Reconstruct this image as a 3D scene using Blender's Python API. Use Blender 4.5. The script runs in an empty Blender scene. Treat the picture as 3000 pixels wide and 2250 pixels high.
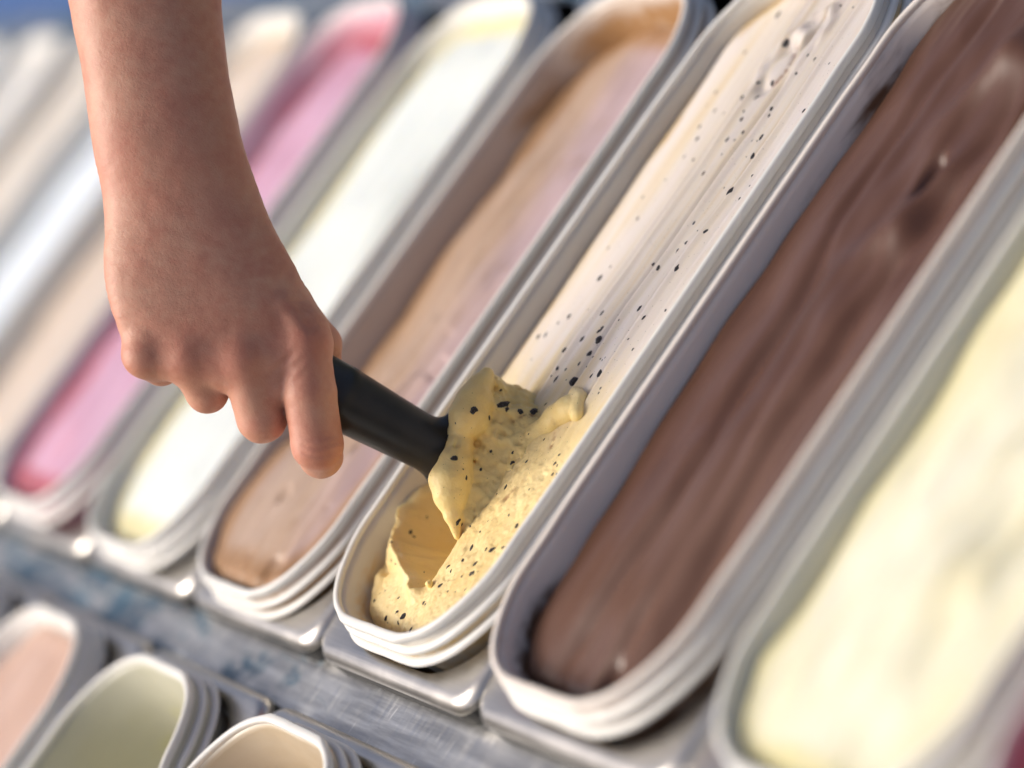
import bpy, bmesh, math, random
import numpy as np
from mathutils import Vector, Matrix, noise as mnoise
random.seed(7); rng = np.random.default_rng(11)
scene = bpy.context.scene
COL = scene.collection

# ------------------------------------------------------------------ camera
ROW = np.array([[0.4302, 0.5585, -0.7092], [0.0741, -0.8049, -0.5888], [-0.8997, 0.2008, -0.3876]])
CAM = np.array([1.1663, -0.141, 0.5094])
cd = bpy.data.cameras.new('camera'); cam = bpy.data.objects.new('camera', cd); COL.objects.link(cam)
cd.lens = 108; cd.sensor_width = 36; cd.clip_start = 0.05; cd.clip_end = 200
M = Matrix.Identity(4)
for i in range(3):
    M[i][0] = ROW[0][i]; M[i][1] = -ROW[1][i]; M[i][2] = -ROW[2][i]; M[i][3] = CAM[i]
cam.matrix_world = M
cd.dof.use_dof = True; cd.dof.focus_distance = 1.282; cd.dof.aperture_fstop = 3.0; cd.dof.aperture_blades = 0
scene.camera = cam

# ------------------------------------------------------------------ light
SUN = Vector((-0.36, -0.55, 0.76)).normalized()
elev = math.asin(SUN.z)
w = bpy.data.worlds.new('World'); scene.world = w; w.use_nodes = True
nt = w.node_tree; bg = nt.nodes['Background']
sky = nt.nodes.new('ShaderNodeTexSky'); sky.sky_type = 'NISHITA'; sky.sun_disc = False
sky.sun_elevation = elev; sky.sun_rotation = math.atan2(SUN.x, SUN.y)
sky.air_density = 0.5; sky.dust_density = 5.0; sky.ozone_density = 0.4
nt.links.new(sky.outputs[0], bg.inputs[0]); bg.inputs[1].default_value = 0.15
sd = bpy.data.lights.new('sun', 'SUN'); sun = bpy.data.objects.new('sun', sd); COL.objects.link(sun)
sd.energy = 2.9; sd.angle = math.radians(25); sd.color = (1.0, 0.93, 0.83)
sun.rotation_euler = SUN.to_track_quat('Z', 'Y').to_euler()
scene.view_settings.view_transform = 'Standard'; scene.view_settings.look = 'None'
scene.view_settings.exposure = 0.0; scene.view_settings.gamma = 1
scene.cycles.use_denoising = True
scene.cycles.max_bounces = 10; scene.cycles.diffuse_bounces = 5

# ------------------------------------------------------------------ helpers
def link(name, me, mat=None, parent=None, loc=None, slot='DATA'):
    o = bpy.data.objects.new(name, me); COL.objects.link(o)
    if mat is not None:
        if slot == 'DATA' or not me.materials:
            me.materials.append(mat)
        if slot == 'OBJECT':
            o.material_slots[0].link = 'OBJECT'; o.material_slots[0].material = mat
    if parent is not None: o.parent = parent
    if loc is not None: o.location = loc
    return o
def empty(name, loc=(0, 0, 0)):
    o = bpy.data.objects.new(name, None); COL.objects.link(o); o.location = loc; o.empty_display_size = .02
    return o
def tag(o, label=None, cat=None, group=None, kind=None):
    if label: o['label'] = label
    if cat: o['category'] = cat
    if group: o['group'] = group
    if kind: o['kind'] = kind
    return o
def mesh(name, verts, faces, smooth=True):
    me = bpy.data.meshes.new(name)
    me.from_pydata([tuple(map(float, v)) for v in verts], [], [tuple(map(int, f)) for f in faces])
    me.update()
    if smooth: me.polygons.foreach_set('use_smooth', [True] * len(me.polygons))
    return me
def quick_mesh(name, V, Q):
    V = np.asarray(V, np.float32); Q = np.asarray(Q, np.int32)
    me = bpy.data.meshes.new(name)
    me.vertices.add(len(V)); me.vertices.foreach_set('co', V.ravel())
    n = Q.shape[1]
    me.loops.add(len(Q) * n); me.loops.foreach_set('vertex_index', Q.ravel())
    me.polygons.add(len(Q)); me.polygons.foreach_set('loop_start', np.arange(0, len(Q) * n, n, dtype=np.int32))
    me.polygons.foreach_set('use_smooth', np.ones(len(Q), bool))
    me.update(calc_edges=True); me.validate()
    return me
def lattice(shape, seed):
    return np.random.default_rng(seed).random(shape).astype(np.float32) * 2 - 1
def noise2(x, y, seed=0):
    G = lattice((64, 64), seed)
    xi = np.floor(x).astype(int); yi = np.floor(y).astype(int); fx = x - xi; fy = y - yi
    fx = fx * fx * (3 - 2 * fx); fy = fy * fy * (3 - 2 * fy)
    g = lambda a, b: G[a % 64, b % 64]
    return (g(xi, yi) * (1 - fx) + g(xi + 1, yi) * fx) * (1 - fy) + (g(xi, yi + 1) * (1 - fx) + g(xi + 1, yi + 1) * fx) * fy
def fbm2(x, y, seed=0, oct=4, gain=.5):
    s = 0; a = 1
    for i in range(oct):
        s = s + a * noise2(x * 2 ** i + 17 * i, y * 2 ** i + 5 * i, seed + i); a *= gain
    return s
def noise3(x, y, z, seed=0):
    G = lattice((32, 32, 32), seed)
    I = [np.floor(q).astype(int) for q in (x, y, z)]; F = [q - i for q, i in zip((x, y, z), I)]
    F = [f * f * (3 - 2 * f) for f in F]
    r = 0
    for a in (0, 1):
        for b in (0, 1):
            for c in (0, 1):
                r = r + G[(I[0] + a) % 32, (I[1] + b) % 32, (I[2] + c) % 32] * \
                    (F[0] if a else 1 - F[0]) * (F[1] if b else 1 - F[1]) * (F[2] if c else 1 - F[2])
    return r
def fbm3(P, freq, seed=0, oct=3, gain=.5):
    s = 0; a = 1; f = freq
    for i in range(oct):
        s = s + a * noise3(P[..., 0] * f + 3.1 * i, P[..., 1] * f + 7.7 * i, P[..., 2] * f + 1.3 * i, seed + i); a *= gain; f *= 2
    return s
def sstep(a, b, x):
    t = np.clip((x - a) / (b - a), 0, 1); return t * t * (3 - 2 * t)

# signed distance shapes on a grid -> one continuous surface (surface nets)
def round_cone(P, a, b, ra, rb):
    a = np.array(a, np.float32); b = np.array(b, np.float32); ab = b - a
    t = np.clip(((P - a) @ ab) / max(float(ab @ ab), 1e-9), 0, 1)
    d = P - a - t[..., None] * ab
    return np.sqrt((d * d).sum(-1)) - (ra + (rb - ra) * t)
def smin(a, b, k):
    h = np.clip(.5 + .5 * (b - a) / k, 0, 1)
    return b + (a - b) * h - k * h * (1 - h)
def grid(lo, hi, h):
    n = [int(math.ceil((hi[i] - lo[i]) / h)) + 1 for i in range(3)]
    ax = [lo[i] + h * np.arange(n[i], dtype=np.float32) for i in range(3)]
    X = np.stack(np.meshgrid(*ax, indexing='ij'), -1)
    return X
def surface_net(F, lo, h):
    ins = F < 0
    c = [(i, j, k) for i in (0, 1) for j in (0, 1) for k in (0, 1)]
    n = np.array(F.shape) - 1
    sl = lambda A, o: A[o[0]:o[0] + n[0], o[1]:o[1] + n[1], o[2]:o[2] + n[2]]
    cnt = sum(sl(ins, o).astype(np.int8) for o in c)
    act = (cnt > 0) & (cnt < 8)
    idx = -np.ones(act.shape, np.int32); cells = np.argwhere(act); idx[act] = np.arange(len(cells))
    acc = np.zeros((len(cells), 3)); num = np.zeros(len(cells))
    vals = {o: F[cells[:, 0] + o[0], cells[:, 1] + o[1], cells[:, 2] + o[2]] for o in c}
    for o in c:
        for ax in range(3):
            if o[ax] == 0:
                p = list(o); p[ax] = 1; p = tuple(p)
                va, vb = vals[o], vals[p]; m = (va < 0) != (vb < 0)
                t = np.where(m, va / np.where(m, va - vb, 1), 0)
                q = np.array(o, float)[None] + t[:, None] * (np.eye(3)[ax])[None]
                acc[m] += q[m]; num[m] += 1
    V = (cells + acc / num[:, None]) * h + np.array(lo)
    Q = []
    for ax in range(3):
        u, v = (ax + 1) % 3, (ax + 2) % 3
        A = ins; s0 = [slice(None)] * 3; s1 = [slice(None)] * 3
        s0[ax] = slice(0, -1); s1[ax] = slice(1, None)
        ch = A[tuple(s0)] != A[tuple(s1)]
        E = np.argwhere(ch); E = E[(E[:, u] > 0) & (E[:, v] > 0) & (E[:, u] < n[u]) & (E[:, v] < n[v])]
        flip = A[E[:, 0], E[:, 1], E[:, 2]]
        def cell(du, dv):
            e = E.copy(); e[:, u] += du; e[:, v] += dv
            return idx[e[:, 0], e[:, 1], e[:, 2]]
        q = np.stack([cell(-1, -1), cell(0, -1), cell(0, 0), cell(-1, 0)], 1)
        q[~flip] = q[~flip][:, ::-1]
        Q.append(q)
    return V, np.concatenate(Q)

# ------------------------------------------------------------------ materials
def mat(name, color, rough=.5, spec=.5, metal=0, sss=0, sssr=(1, .5, .3), sscale=.005, coat=0):
    m = bpy.data.materials.new(name); m.use_nodes = True
    b = m.node_tree.nodes['Principled BSDF']
    b.inputs['Base Color'].default_value = (*color, 1); b.inputs['Roughness'].default_value = rough
    b.inputs['Specular IOR Level'].default_value = spec; b.inputs['Metallic'].default_value = metal
    b.inputs['Subsurface Weight'].default_value = sss; b.inputs['Subsurface Radius'].default_value = sssr
    b.inputs['Subsurface Scale'].default_value = sscale; b.inputs['Coat Weight'].default_value = coat
    m['b'] = 1
    return m
class NB:                                                   # small node builder
    def __init__(s, m): s.m = m; s.t = m.node_tree; s.b = s.t.nodes['Principled BSDF']
    def n(s, typ, **kw):
        x = s.t.nodes.new(typ)
        for k, v in kw.items(): setattr(x, k, v)
        return x
    def l(s, a, b): s.t.links.new(a, b)
    def coord(s, scale=(1, 1, 1), rot=(0, 0, 0), loc=(0, 0, 0)):
        c = s.n('ShaderNodeTexCoord'); mp = s.n('ShaderNodeMapping'); s.l(c.outputs['Object'], mp.inputs[0])
        mp.inputs['Scale'].default_value = scale; mp.inputs['Rotation'].default_value = rot; mp.inputs['Location'].default_value = loc
        return mp.outputs[0]
    def noise(s, vec, scale=1, detail=4, rough=.55, dist=0):
        x = s.n('ShaderNodeTexNoise'); s.l(vec, x.inputs['Vector']); x.inputs['Scale'].default_value = scale
        x.inputs['Detail'].default_value = detail; x.inputs['Roughness'].default_value = rough; x.inputs['Distortion'].default_value = dist
        return x.outputs['Fac']
    def ramp(s, fac, stops):
        r = s.n('ShaderNodeValToRGB'); s.l(fac, r.inputs[0]); e = r.color_ramp.elements
        while len(e) < len(stops): e.new(.5)
        for el, (p, c) in zip(e, stops):
            el.position = p; el.color = (*c, 1) if len(c) == 3 else c
        return r.outputs[0]
    def mix(s, fac, a, b, mode='MIX'):
        x = s.n('ShaderNodeMix', data_type='RGBA', blend_type=mode)
        if isinstance(fac, (int, float)): x.inputs[0].default_value = fac
        else: s.l(fac, x.inputs[0])
        for i, q in ((6, a), (7, b)):
            if isinstance(q, tuple): x.inputs[i].default_value = (*q, 1)
            else: s.l(q, x.inputs[i])
        return x.outputs[2]
    def math(s, op, a, b=0.0, c=0.0, clamp=False):
        x = s.n('ShaderNodeMath', operation=op); x.use_clamp = clamp
        for i, q in enumerate((a, b, c)):
            if isinstance(q, (int, float)): x.inputs[i].default_value = q
            else: s.l(q, x.inputs[i])
        return x.outputs[0]
    def xyz(s):
        c = s.n('ShaderNodeTexCoord'); x = s.n('ShaderNodeSeparateXYZ'); s.l(c.outputs['Object'], x.inputs[0])
        return x.outputs
    def mr(s, v, a, b, c=0, d=1):
        x = s.n('ShaderNodeMapRange', interpolation_type='SMOOTHSTEP'); s.l(v, x.inputs[0])
        for i, q in enumerate((a, b, c, d)): x.inputs[i + 1].default_value = q
        return x.outputs[0]
    def bump(s, h, strength=.3, dist=.001, prev=None):
        x = s.n('ShaderNodeBump'); s.l(h, x.inputs['Height']); x.inputs['Strength'].default_value = strength
        x.inputs['Distance'].default_value = dist
        if prev is not None: s.l(prev, x.inputs['Normal'])
        return x.outputs[0]
    def color(s, c): s.l(c, s.b.inputs['Base Color'])
    def normal(s, c): s.l(c, s.b.inputs['Normal'])
    def rough(s, c): s.l(c, s.b.inputs['Roughness'])

def plastic(name, color=(.77, .76, .72), smear=None):
    m = mat(name, color, .38, .45, sss=.25, sssr=(1, .9, .75), sscale=.004); k = NB(m)
    n = k.noise(k.coord((60, 25, 60)), 1, 5)
    c = k.ramp(n, [(.3, tuple(x * .93 for x in color)), (.65, color)])
    if smear:
        scol, y0, y1, z0, z1, th, film, fa = smear     # residue on the inner wall: where along the tub, how high, thin film over the rest
        x, y, z = k.xyz()
        low = k.mr(z, -.0012, -.0045)
        fn = k.noise(k.coord((30, 12, 60)), 1, 4, .55)
        c = k.mix(k.math('MULTIPLY', low, k.math('MULTIPLY_ADD', fn, .5, fa - .25)), c, film)
        n2 = k.noise(k.coord((120, 16, 150), (.25, 0, 0)), 1, 6, .6, .5)
        n3 = k.noise(k.coord((35, 30, 60)), 1, 3, .5)
        f = k.mr(z, z1, z0)
        g = k.math('MAXIMUM', k.mr(y, y0[1], y0[0]), k.mr(y, y1[0], y1[1]))
        v = k.math('ADD', k.math('MULTIPLY', k.math('ADD', n2, n3), .5), k.math('ADD', k.math('MULTIPLY', f, .25), k.math('MULTIPLY', g, .28)))
        msk = k.math('MULTIPLY', k.mr(v, th - .03, th + .22), low)
        c = k.mix(msk, c, scol)
    k.color(c)
    k.normal(k.bump(k.noise(k.coord((400, 400, 400)), 1, 2), .04, .0005))
    return m
M_white = plastic('white_plastic')

def steel(name, tint=(.62, .595, .555), blue=0.0, scr=1.0, rough=.34):
    m = mat(name, tint, rough, .5, 1.0); k = NB(m)
    s1 = k.noise(k.coord((12, 900, 900)), 1, 3, .6); s2 = k.noise(k.coord((25, 25, 25)), 1, 5, .6)
    c = k.ramp(s2, [(.3, tuple(x * .82 for x in tint)), (.7, tuple(min(1, x * 1.08) for x in tint))])
    c = k.mix(k.mr(s1, .45, .75), c, tuple(min(1, x * 1.15) for x in tint))
    k.color(c)
    r = k.math('ADD', k.math('MULTIPLY', s2, .22), rough - .12); k.rough(r)
    k.normal(k.bump(s1, .06 * scr, .0004, k.bump(s2, .05, .002)))
    return m
M_steel = steel('brushed_steel')

def film_bar():
    m = mat('scratched_aluminium_with_blue_film', (.6, .6, .58), .38, .5, 1.0); k = NB(m)
    fine = k.noise(k.coord((16, 210, 210), (0, 0, .06)), 1, 6, .62)
    fine2 = k.noise(k.coord((420, 60, 300), (0, 0, .12)), 1, 2, .5)
    big = k.noise(k.coord((22, 45, 45)), 1, 6, .62, .8)
    x, y, z = k.xyz()
    film = k.mr(k.math('ADD', big, k.math('MULTIPLY', k.mr(x, .15, -.45), .20)), .62, .76)  # film patches; the extra blue towards the left paints in reflected sky
    alu = k.ramp(fine, [(.30, (.33, .34, .35)), (.45, (.45, .45, .44)), (.58, (.60, .60, .58)), (.75, (.80, .79, .76))])
    alu = k.mix(k.math('MULTIPLY', k.mr(fine2, .60, .70, 0, .8), k.mr(k.noise(k.coord((60, 60, 60), (0, 0, 0), (3, 1, 2)), 1, 3), .48, .62)), alu, (.92, .91, .87))
    blue = k.ramp(fine, [(.3, (.04, .095, .15)), (.55, (.07, .15, .22)), (.75, (.20, .30, .36))])
    k.color(k.mix(film, alu, blue))
    k.l(k.math('SUBTRACT', 1.0, k.math('MULTIPLY', film, .75)), k.b.inputs['Metallic'])
    k.rough(k.math('ADD', k.math('MULTIPLY', fine2, .3), .25))
    k.normal(k.bump(fine, .05, .0003, k.bump(fine2, .03, .0002)))
    return m
M_film = film_bar()

def cream(name, stops, seed=0., streak=(14, 160, 10), edge=None, spec=.35, rough=.42, sss=.35, grain=1.0, blot=None, side=None):
    m = mat(name, stops[0][1], rough, spec, sss=sss, sssr=(1, .8, .55), sscale=.004); k = NB(m)
    st = k.noise(k.coord((streak[1], streak[0], 30), (0, 0, .03), (seed, seed * 2, 0)), 1, 6, .6, .5)
    bl = k.noise(k.coord((22, 9, 20), (0, 0, 0), (seed, 0, 3)), 1, 4, .55)
    v = k.math('ADD', k.math('MULTIPLY', st, .55), k.math('MULTIPLY', bl, .45))
    c = k.ramp(v, stops)
    if side:                                       # another tone towards one side of the tub
        x, y, z = k.xyz()
        q = k.math('ADD', k.math('ADD', x, k.math('MULTIPLY', y, side[3])), k.math('MULTIPLY', k.math('SUBTRACT', bl, .5), .06))
        c = k.mix(k.mr(q, side[1], side[2], 0, side[4]), c, side[0])
    if edge:                                       # drier, darker crust against the wall; painted shade on the pink one
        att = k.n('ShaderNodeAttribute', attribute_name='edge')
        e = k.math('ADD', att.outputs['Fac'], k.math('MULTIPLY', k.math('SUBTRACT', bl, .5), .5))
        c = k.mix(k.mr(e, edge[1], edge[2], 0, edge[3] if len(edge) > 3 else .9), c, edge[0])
    if blot:
        c = k.mix(k.mr(k.noise(k.coord((90, 45, 60), (0, 0, 0), (seed, 1, 1)), 1, 3, .5), blot[1], blot[2], 0, blot[3]), c, blot[0])
    k.color(c)
    g = k.noise(k.coord((700, 700, 700)), 1, 4, .7); g2 = k.noise(k.coord((260, 90, 200)), 1, 4, .6)
    k.normal(k.bump(g2, .22 * grain, .0016, k.bump(g, .25 * grain, .0008)))
    return m

# ------------------------------------------------------------------ tub outline (half width 68 mm, 352 mm long)
A_, L_, BC = .0683, .3516, .0793
RAT = [1, 1.02, 1.0834, 1.2007, 1.2538, 1.278, 1.2505, 1.1925, 1.167]
def outline():
    th = np.radians([0, 14, 28, 40, 50, 60, 70, 80, 90]); tt = np.linspace(0, np.pi / 2, 44)
    ys = np.array(RAT); m = np.gradient(ys, th); m[0] = m[-1] = 0
    i = np.clip(np.searchsorted(th, tt) - 1, 0, len(th) - 2); h = th[i + 1] - th[i]; s = (tt - th[i]) / h
    rat = (2*s**3-3*s**2+1)*ys[i]+(s**3-2*s**2+s)*h*m[i]+(-2*s**3+3*s**2)*ys[i+1]+(s**3-s**2)*h*m[i+1]
    r = A_ * BC / np.sqrt((BC * np.cos(tt)) ** 2 + (A_ * np.sin(tt)) ** 2) * rat
    x = np.minimum(r * np.cos(tt), A_); y = BC - r * np.sin(tt); y0 = y[-1]
    cap = np.c_[x, y - y0][::-1]                     # tip -> side
    mid = np.c_[np.full(26, A_), np.linspace(cap[-1, 1], L_ - cap[-1, 1], 28)[1:-1]]
    half = np.vstack([cap, mid, np.c_[cap[:, 0], L_ - cap[:, 1]][::-1]])
    full = np.vstack([half, (half * [-1, 1])[::-1][1:-1]])
    return half, full
HALF, FULL = outline()
def offs(P, o):
    t = np.roll(P, -1, 0) - np.roll(P, 1, 0); n = np.c_[t[:, 1], -t[:, 0]]; n /= np.linalg.norm(n, axis=1)[:, None]
    return P + n * (o[:, None] if hasattr(o, '__len__') else o)
def sweep(profile, closed_profile=True, cap_end=False, deform=None):
    n = len(FULL); V = []; F = []
    for o, z in profile:
        oo = o
        if o > 0.0016 and z > -.0045:              # the lip is a little thicker across the flat ends
            e = sstep(.034, .027, np.abs(FULL[:, 0])) * (np.abs(FULL[:, 1] - L_ / 2) > L_ / 2 - .02)
            oo = o + .0012 * e
        r = offs(FULL, oo); V += [(p[0], p[1], z) for p in r]
    k = len(profile)
    for a in range(k if closed_profile else k - 1):
        b = (a + 1) % k
        for i in range(n):
            j = (i + 1) % n
            F.append((a * n + i, a * n + j, b * n + j, b * n + i))
    if cap_end: F.append(tuple((k - 1) * n + i for i in range(n)))
    V = np.array(V)
    if deform is not None: V = deform(V)
    return V, F
LIP = [(0, -.0012), (.0003, -.0003), (.0011, 0), (.0024, 0), (.0029, -.0006), (.0031, -.0016), (.0031, -.0033), (.0028, -.0037), (.0012, -.0038), (.0002, -.0036)]
RIDGE2 = [(.0015, -.0064), (.0044, -.0068), (.0052, -.0072), (.0056, -.0079), (.0056, -.0090), (.0050, -.0096), (.0020, -.0098)]
RIDGE3 = [(.0030, -.0122), (.0062, -.0124), (.0074, -.0130), (.0077, -.0138), (.0077, -.0147), (.0068, -.0153), (.0030, -.0155)]
BODY = [(-.016, -.116), (-.013, -.112), (-.0085, -.07), (-.0035, -.02), (-.0008, -.006), (0.0001, -.0028), (.0026, -.0032), (.0027, -.0064), (.0040, -.0110), (.0042, -.0150), (.0015, -.0165), (-.006, -.07), (-.012, -.116), (-.014, -.118)]
def tub_meshes(deform=None):
    out = {}
    for nm, pr in (('rim', LIP), ('ridge', RIDGE2), ('lower_ridge', RIDGE3)):
        out[nm] = mesh(nm, *sweep(pr, True, False, deform))
    V, F = sweep(BODY, False, False, deform); n = len(FULL)
    F = [f[::-1] for f in F]; F.append(tuple(range(n)))
    out['body'] = mesh('tub_body', V, F)
    for me in out.values():
        bm = bmesh.new(); bm.from_mesh(me); bmesh.ops.recalc_face_normals(bm, faces=bm.faces); bm.to_mesh(me); bm.free()
    return out
TUB = tub_meshes()
P = .165
def tub(k, label, wall=None, loc=None, meshes=None, group='white tubs in the long back row'):
    kk_rim = k == 1 and loc[1] > -.1
    t = empty('ice_cream_tub', loc); tag(t, label, 'tub', group)
    ms = meshes or TUB
    for nm in ('body', 'rim', 'ridge', 'lower_ridge'):
        link(nm if nm != 'lower_ridge' else 'ridge', ms[nm], (wall or M_white) if nm == 'body' or (nm == 'rim' and kk_rim) else M_white, t, slot='OBJECT')
    return t

# ------------------------------------------------------------------ ice cream surfaces
def half_width(y, inset):
    yy = HALF[:, 1]; order = np.argsort(yy, kind='stable')
    return np.interp(y, yy[order], HALF[order, 0]) - inset
def ice(name, hfun, material, label, loc, nx=60, ny=150, y0=None, ycl=None, inset=.0022, cat='ice cream'):
    yv = ycl if ycl is not None else np.concatenate([np.linspace(0, .03, 18)[:-1], np.linspace(.03, L_ - .03, ny), np.linspace(L_ - .03, L_, 18)[1:]])
    yv = inset + yv * (L_ - 2 * inset) / L_
    u = np.linspace(-1, 1, nx)
    W = half_width(yv, 0) ; W = np.maximum(W - inset, .004)
    X = u[None] * W[:, None]; Y = np.repeat(yv[:, None], nx, 1)
    dw = np.minimum((1 - np.abs(u))[None] * W[:, None], np.minimum(Y - inset, L_ - inset - Y) + 0.0)
    Z = hfun(X, Y, dw)
    pull = np.clip(-Z - .004, 0, .1) * .085           # the wall tapers inwards on the way down
    X2 = X * (1 - pull / np.maximum(W[:, None], .01)); Y2 = Y + np.where(Y < L_ / 2, 1, -1) * pull * sstep(.05, 0, np.minimum(Y, L_ - Y))
    V = np.stack([X2, Y2, Z], -1).reshape(-1, 3)
    ny_, nx_ = X.shape; I = np.arange(ny_ * nx_).reshape(ny_, nx_)
    Q = np.stack([I[:-1, :-1], I[:-1, 1:], I[1:, 1:], I[1:, :-1]], -1).reshape(-1, 4)
    me = quick_mesh(name, V, Q)
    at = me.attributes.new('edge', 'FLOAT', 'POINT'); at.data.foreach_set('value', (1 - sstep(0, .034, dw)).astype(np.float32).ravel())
    o = link(name, me, material, None, loc)
    tag(o, label, cat)
    o['group'] = 'ice creams in the display tubs'
    return o, (X2, Y2, Z)
def basic(level, amp=.002, seed=1, crown=.0, groove=.001, slope=0):
    def f(X, Y, dw):
        z = level + slope * (Y - .17) + amp * fbm2(X * 30 + 9, Y * 14 + 3, seed, 3)
        z = z + groove * fbm2(X * 190, Y * 9, seed + 20, 3) + crown * sstep(0, .05, dw)
        return z - .002 * (1 - sstep(0, .006, dw))
    return f

#@@SETTING
# ------------------------------------------------------------------ steel plates, bars, cabinet
def rounded_rect(w, y0, y1, r, n=7):
    P_ = []
    for cx, cy, a0 in ((w - r, y1 - r, 0), (-w + r, y1 - r, 90), (-w + r, y0 + r, 180), (w - r, y0 + r, 270)):
        for i in range(n + 1):
            a = math.radians(a0 + 90 * i / n); P_.append((cx + r * math.cos(a), cy + r * math.sin(a)))
    return np.array(P_)
def plate_mesh(sx, sy):
    half = .0815; y0, y1 = -.0140, .3656; zt = 0
    bm = bmesh.new()
    rings = []
    prof = [(0, -.0066)] + [(-.0062 * (1 - math.sin(math.radians(a))), -.0062 * (1 - math.cos(math.radians(a)))) for a in (90, 75, 60, 45, 30, 15, 0)]
    base = rounded_rect(half, y0, y1, .0125)
    def inset(d):
        return rounded_rect(half + d, y0 - d, y1 + d, max(.0155 + d, .004))
    for d, z in prof:
        rings.append([bm.verts.new((p[0], p[1], z)) for p in inset(d)])
    for a, b in zip(rings, rings[1:]):
        for i in range(len(a)):
            j = (i + 1) % len(a); bm.faces.new((a[i], a[j], b[j], b[i]))
    hr = []
    for o, z in ((.0105, 0), (.0092, -.0004), (.0085, -.0016), (.0083, -.009)):
        hr.append([bm.verts.new((p[0], p[1], z)) for p in offs(FULL, o) + np.array([sx, sy])])
    for a, b in zip(hr, hr[1:]):
        for i in range(len(a)):
            j = (i + 1) % len(a); bm.faces.new((a[j], a[i], b[i], b[j]))
    ed = []
    for ring in (rings[-1], hr[0]):
        for i in range(len(ring)):
            v1, v2 = ring[i], ring[(i + 1) % len(ring)]
            e = bm.edges.get((v1, v2)) or bm.edges.new((v1, v2)); ed.append(e)
    bmesh.ops.triangle_fill(bm, edges=ed, use_beauty=True)
    bmesh.ops.recalc_face_normals(bm, faces=bm.faces)
    me = bpy.data.meshes.new('plate'); bm.to_mesh(me); bm.free()
    me.polygons.foreach_set('use_smooth', [True] * len(me.polygons))
    return me
PLATE = plate_mesh(.0035, .0045); PLATE2 = plate_mesh(.0040, -.0040)
M_edge_shade = mat('edge_shade_black', (.014, .014, .015), .55, .3)
def edge_shade_mesh():  # added black strip standing in for the dark reflection below the plate edge
    V = []; F = []; rs = [(-.0001, -.0067), (-.0001, -.0146), (-.0046, -.0146), (-.0046, -.0067)]
    for d, z in rs:
        r = rounded_rect(.0815 + d, -.0140 - d, .3656 + d, .0155); V += [(p[0], p[1], z) for p in r]
    n = len(r)
    for a in range(4):
        for i in range(n):
            j = (i + 1) % n; F.append((a * n + i, a * n + j, ((a + 1) % 4) * n + j, ((a + 1) % 4) * n + i))
    return mesh('edge_shade', V, F, False)
EDGE_SHADE = edge_shade_mesh()
def plate(loc, label, group):
    o = link('steel_plate', PLATE2 if loc[1] < -.1 else PLATE, M_steel, None, loc, slot='OBJECT'); tag(o, label, 'steel plate', group)
    link('edge_shade', EDGE_SHADE, M_edge_shade, o, slot='OBJECT'); return o
def box(bm, x0, x1, y0, y1, z0, z1, bev=0):
    vs = [bm.verts.new((x, y, z)) for x in (x0, x1) for y in (y0, y1) for z in (z0, z1)]
    fs = [(0, 1, 3, 2), (4, 6, 7, 5), (0, 4, 5, 1), (2, 3, 7, 6), (0, 2, 6, 4), (1, 5, 7, 3)]
    return [bm.faces.new([vs[i] for i in f]) for f in fs]
def boxobj(name, dims, material, parent=None, bev=0.0):
    bm = bmesh.new(); box(bm, *dims)
    if bev: bmesh.ops.bevel(bm, geom=bm.edges[:], offset=bev, segments=3, affect='EDGES', profile=.6)
    bmesh.ops.recalc_face_normals(bm, faces=bm.faces)
    me = bpy.data.meshes.new(name); bm.to_mesh(me); bm.free()
    me.polygons.foreach_set('use_smooth', [True] * len(me.polygons)) if bev else None
    return link(name, me, material, parent)
M_dark = mat('dark_cabinet_lining', (.03, .032, .036), .5)
M_blue = mat('blue_painted_edge', (.05, .12, .32), .4)
X0, X1 = -2.0, .78
cab = empty('freezer_cabinet', (0, 0, -.95)); tag(cab, 'long display freezer carrying both rows of ice cream tubs', 'freezer')
def cabbox(name, dims, m, bev=0.0):
    o = boxobj(name, dims, m, cab, bev); o.location = (0, 0, .95); return o
cabbox('cabinet_floor', (X0, X1, -.47, .47, -.36, -.34), M_dark)
cabbox('back_wall', (X0, X1, .412, .47, -.34, -.040), M_dark)
cabbox('front_wall', (X0, X1, -.47, -.435, -.34, -.040), M_dark)
cabbox('side_wall', (X0 - .03, X0, -.47, .47, -.36, -.030), M_dark)
cabbox('side_wall', (X1, X1 + .03, -.47, .47, -.36, -.030), M_dark)
cabbox('base', (X0, X1, -.42, .42, -.95, -.361), M_dark)
b = cabbox('divider_bar', (X0, X1, -.049, -.004, -.060, -.0345), M_film, .0015); b['label'] = 'scratched metal divider bar with peeling blue film between the rows'
b = cabbox('back_bar', (X0, X1, .3555, .4115, -.060, -.0345), M_film, .0015); b['label'] = 'metal back bar covered in blue film behind the tubs'
cabbox('back_edge', (X0, X1, .412, .475, -.039, -.027), M_blue, .003)
def hedge():  # added greenery, spread and sized to darken reflections in the steel
    r = np.random.default_rng(21); n = 9000
    c = np.c_[-5.9 + r.normal(0, .28, n), r.uniform(-7, 7, n), -.95 + 1.75 * r.random(n) ** .8]
    c[:, 0] += .25 * np.sin(c[:, 1] * 2.1); c[:, 2] += np.where(c[:, 2] > .3, .22 * np.sin(c[:, 1] * 3.3) + .1 * np.sin(c[:, 1] * 9), 0)
    a = r.normal(size=(n, 3)); a /= np.linalg.norm(a, axis=1)[:, None]; b2 = np.cross(a, r.normal(size=(n, 3))); b2 /= np.linalg.norm(b2, axis=1)[:, None]
    s1 = r.uniform(.05, .11, (n, 1)); s2 = s1 * .55
    V = np.stack([c - a * s1, c + b2 * s2, c + a * s1, c - b2 * s2], 1).reshape(-1, 3)
    return quick_mesh('foliage', V, np.arange(n * 4).reshape(n, 4))
M_leaf = mat('hedge_leaves', (.035, .07, .022), .6, .3)
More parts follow.
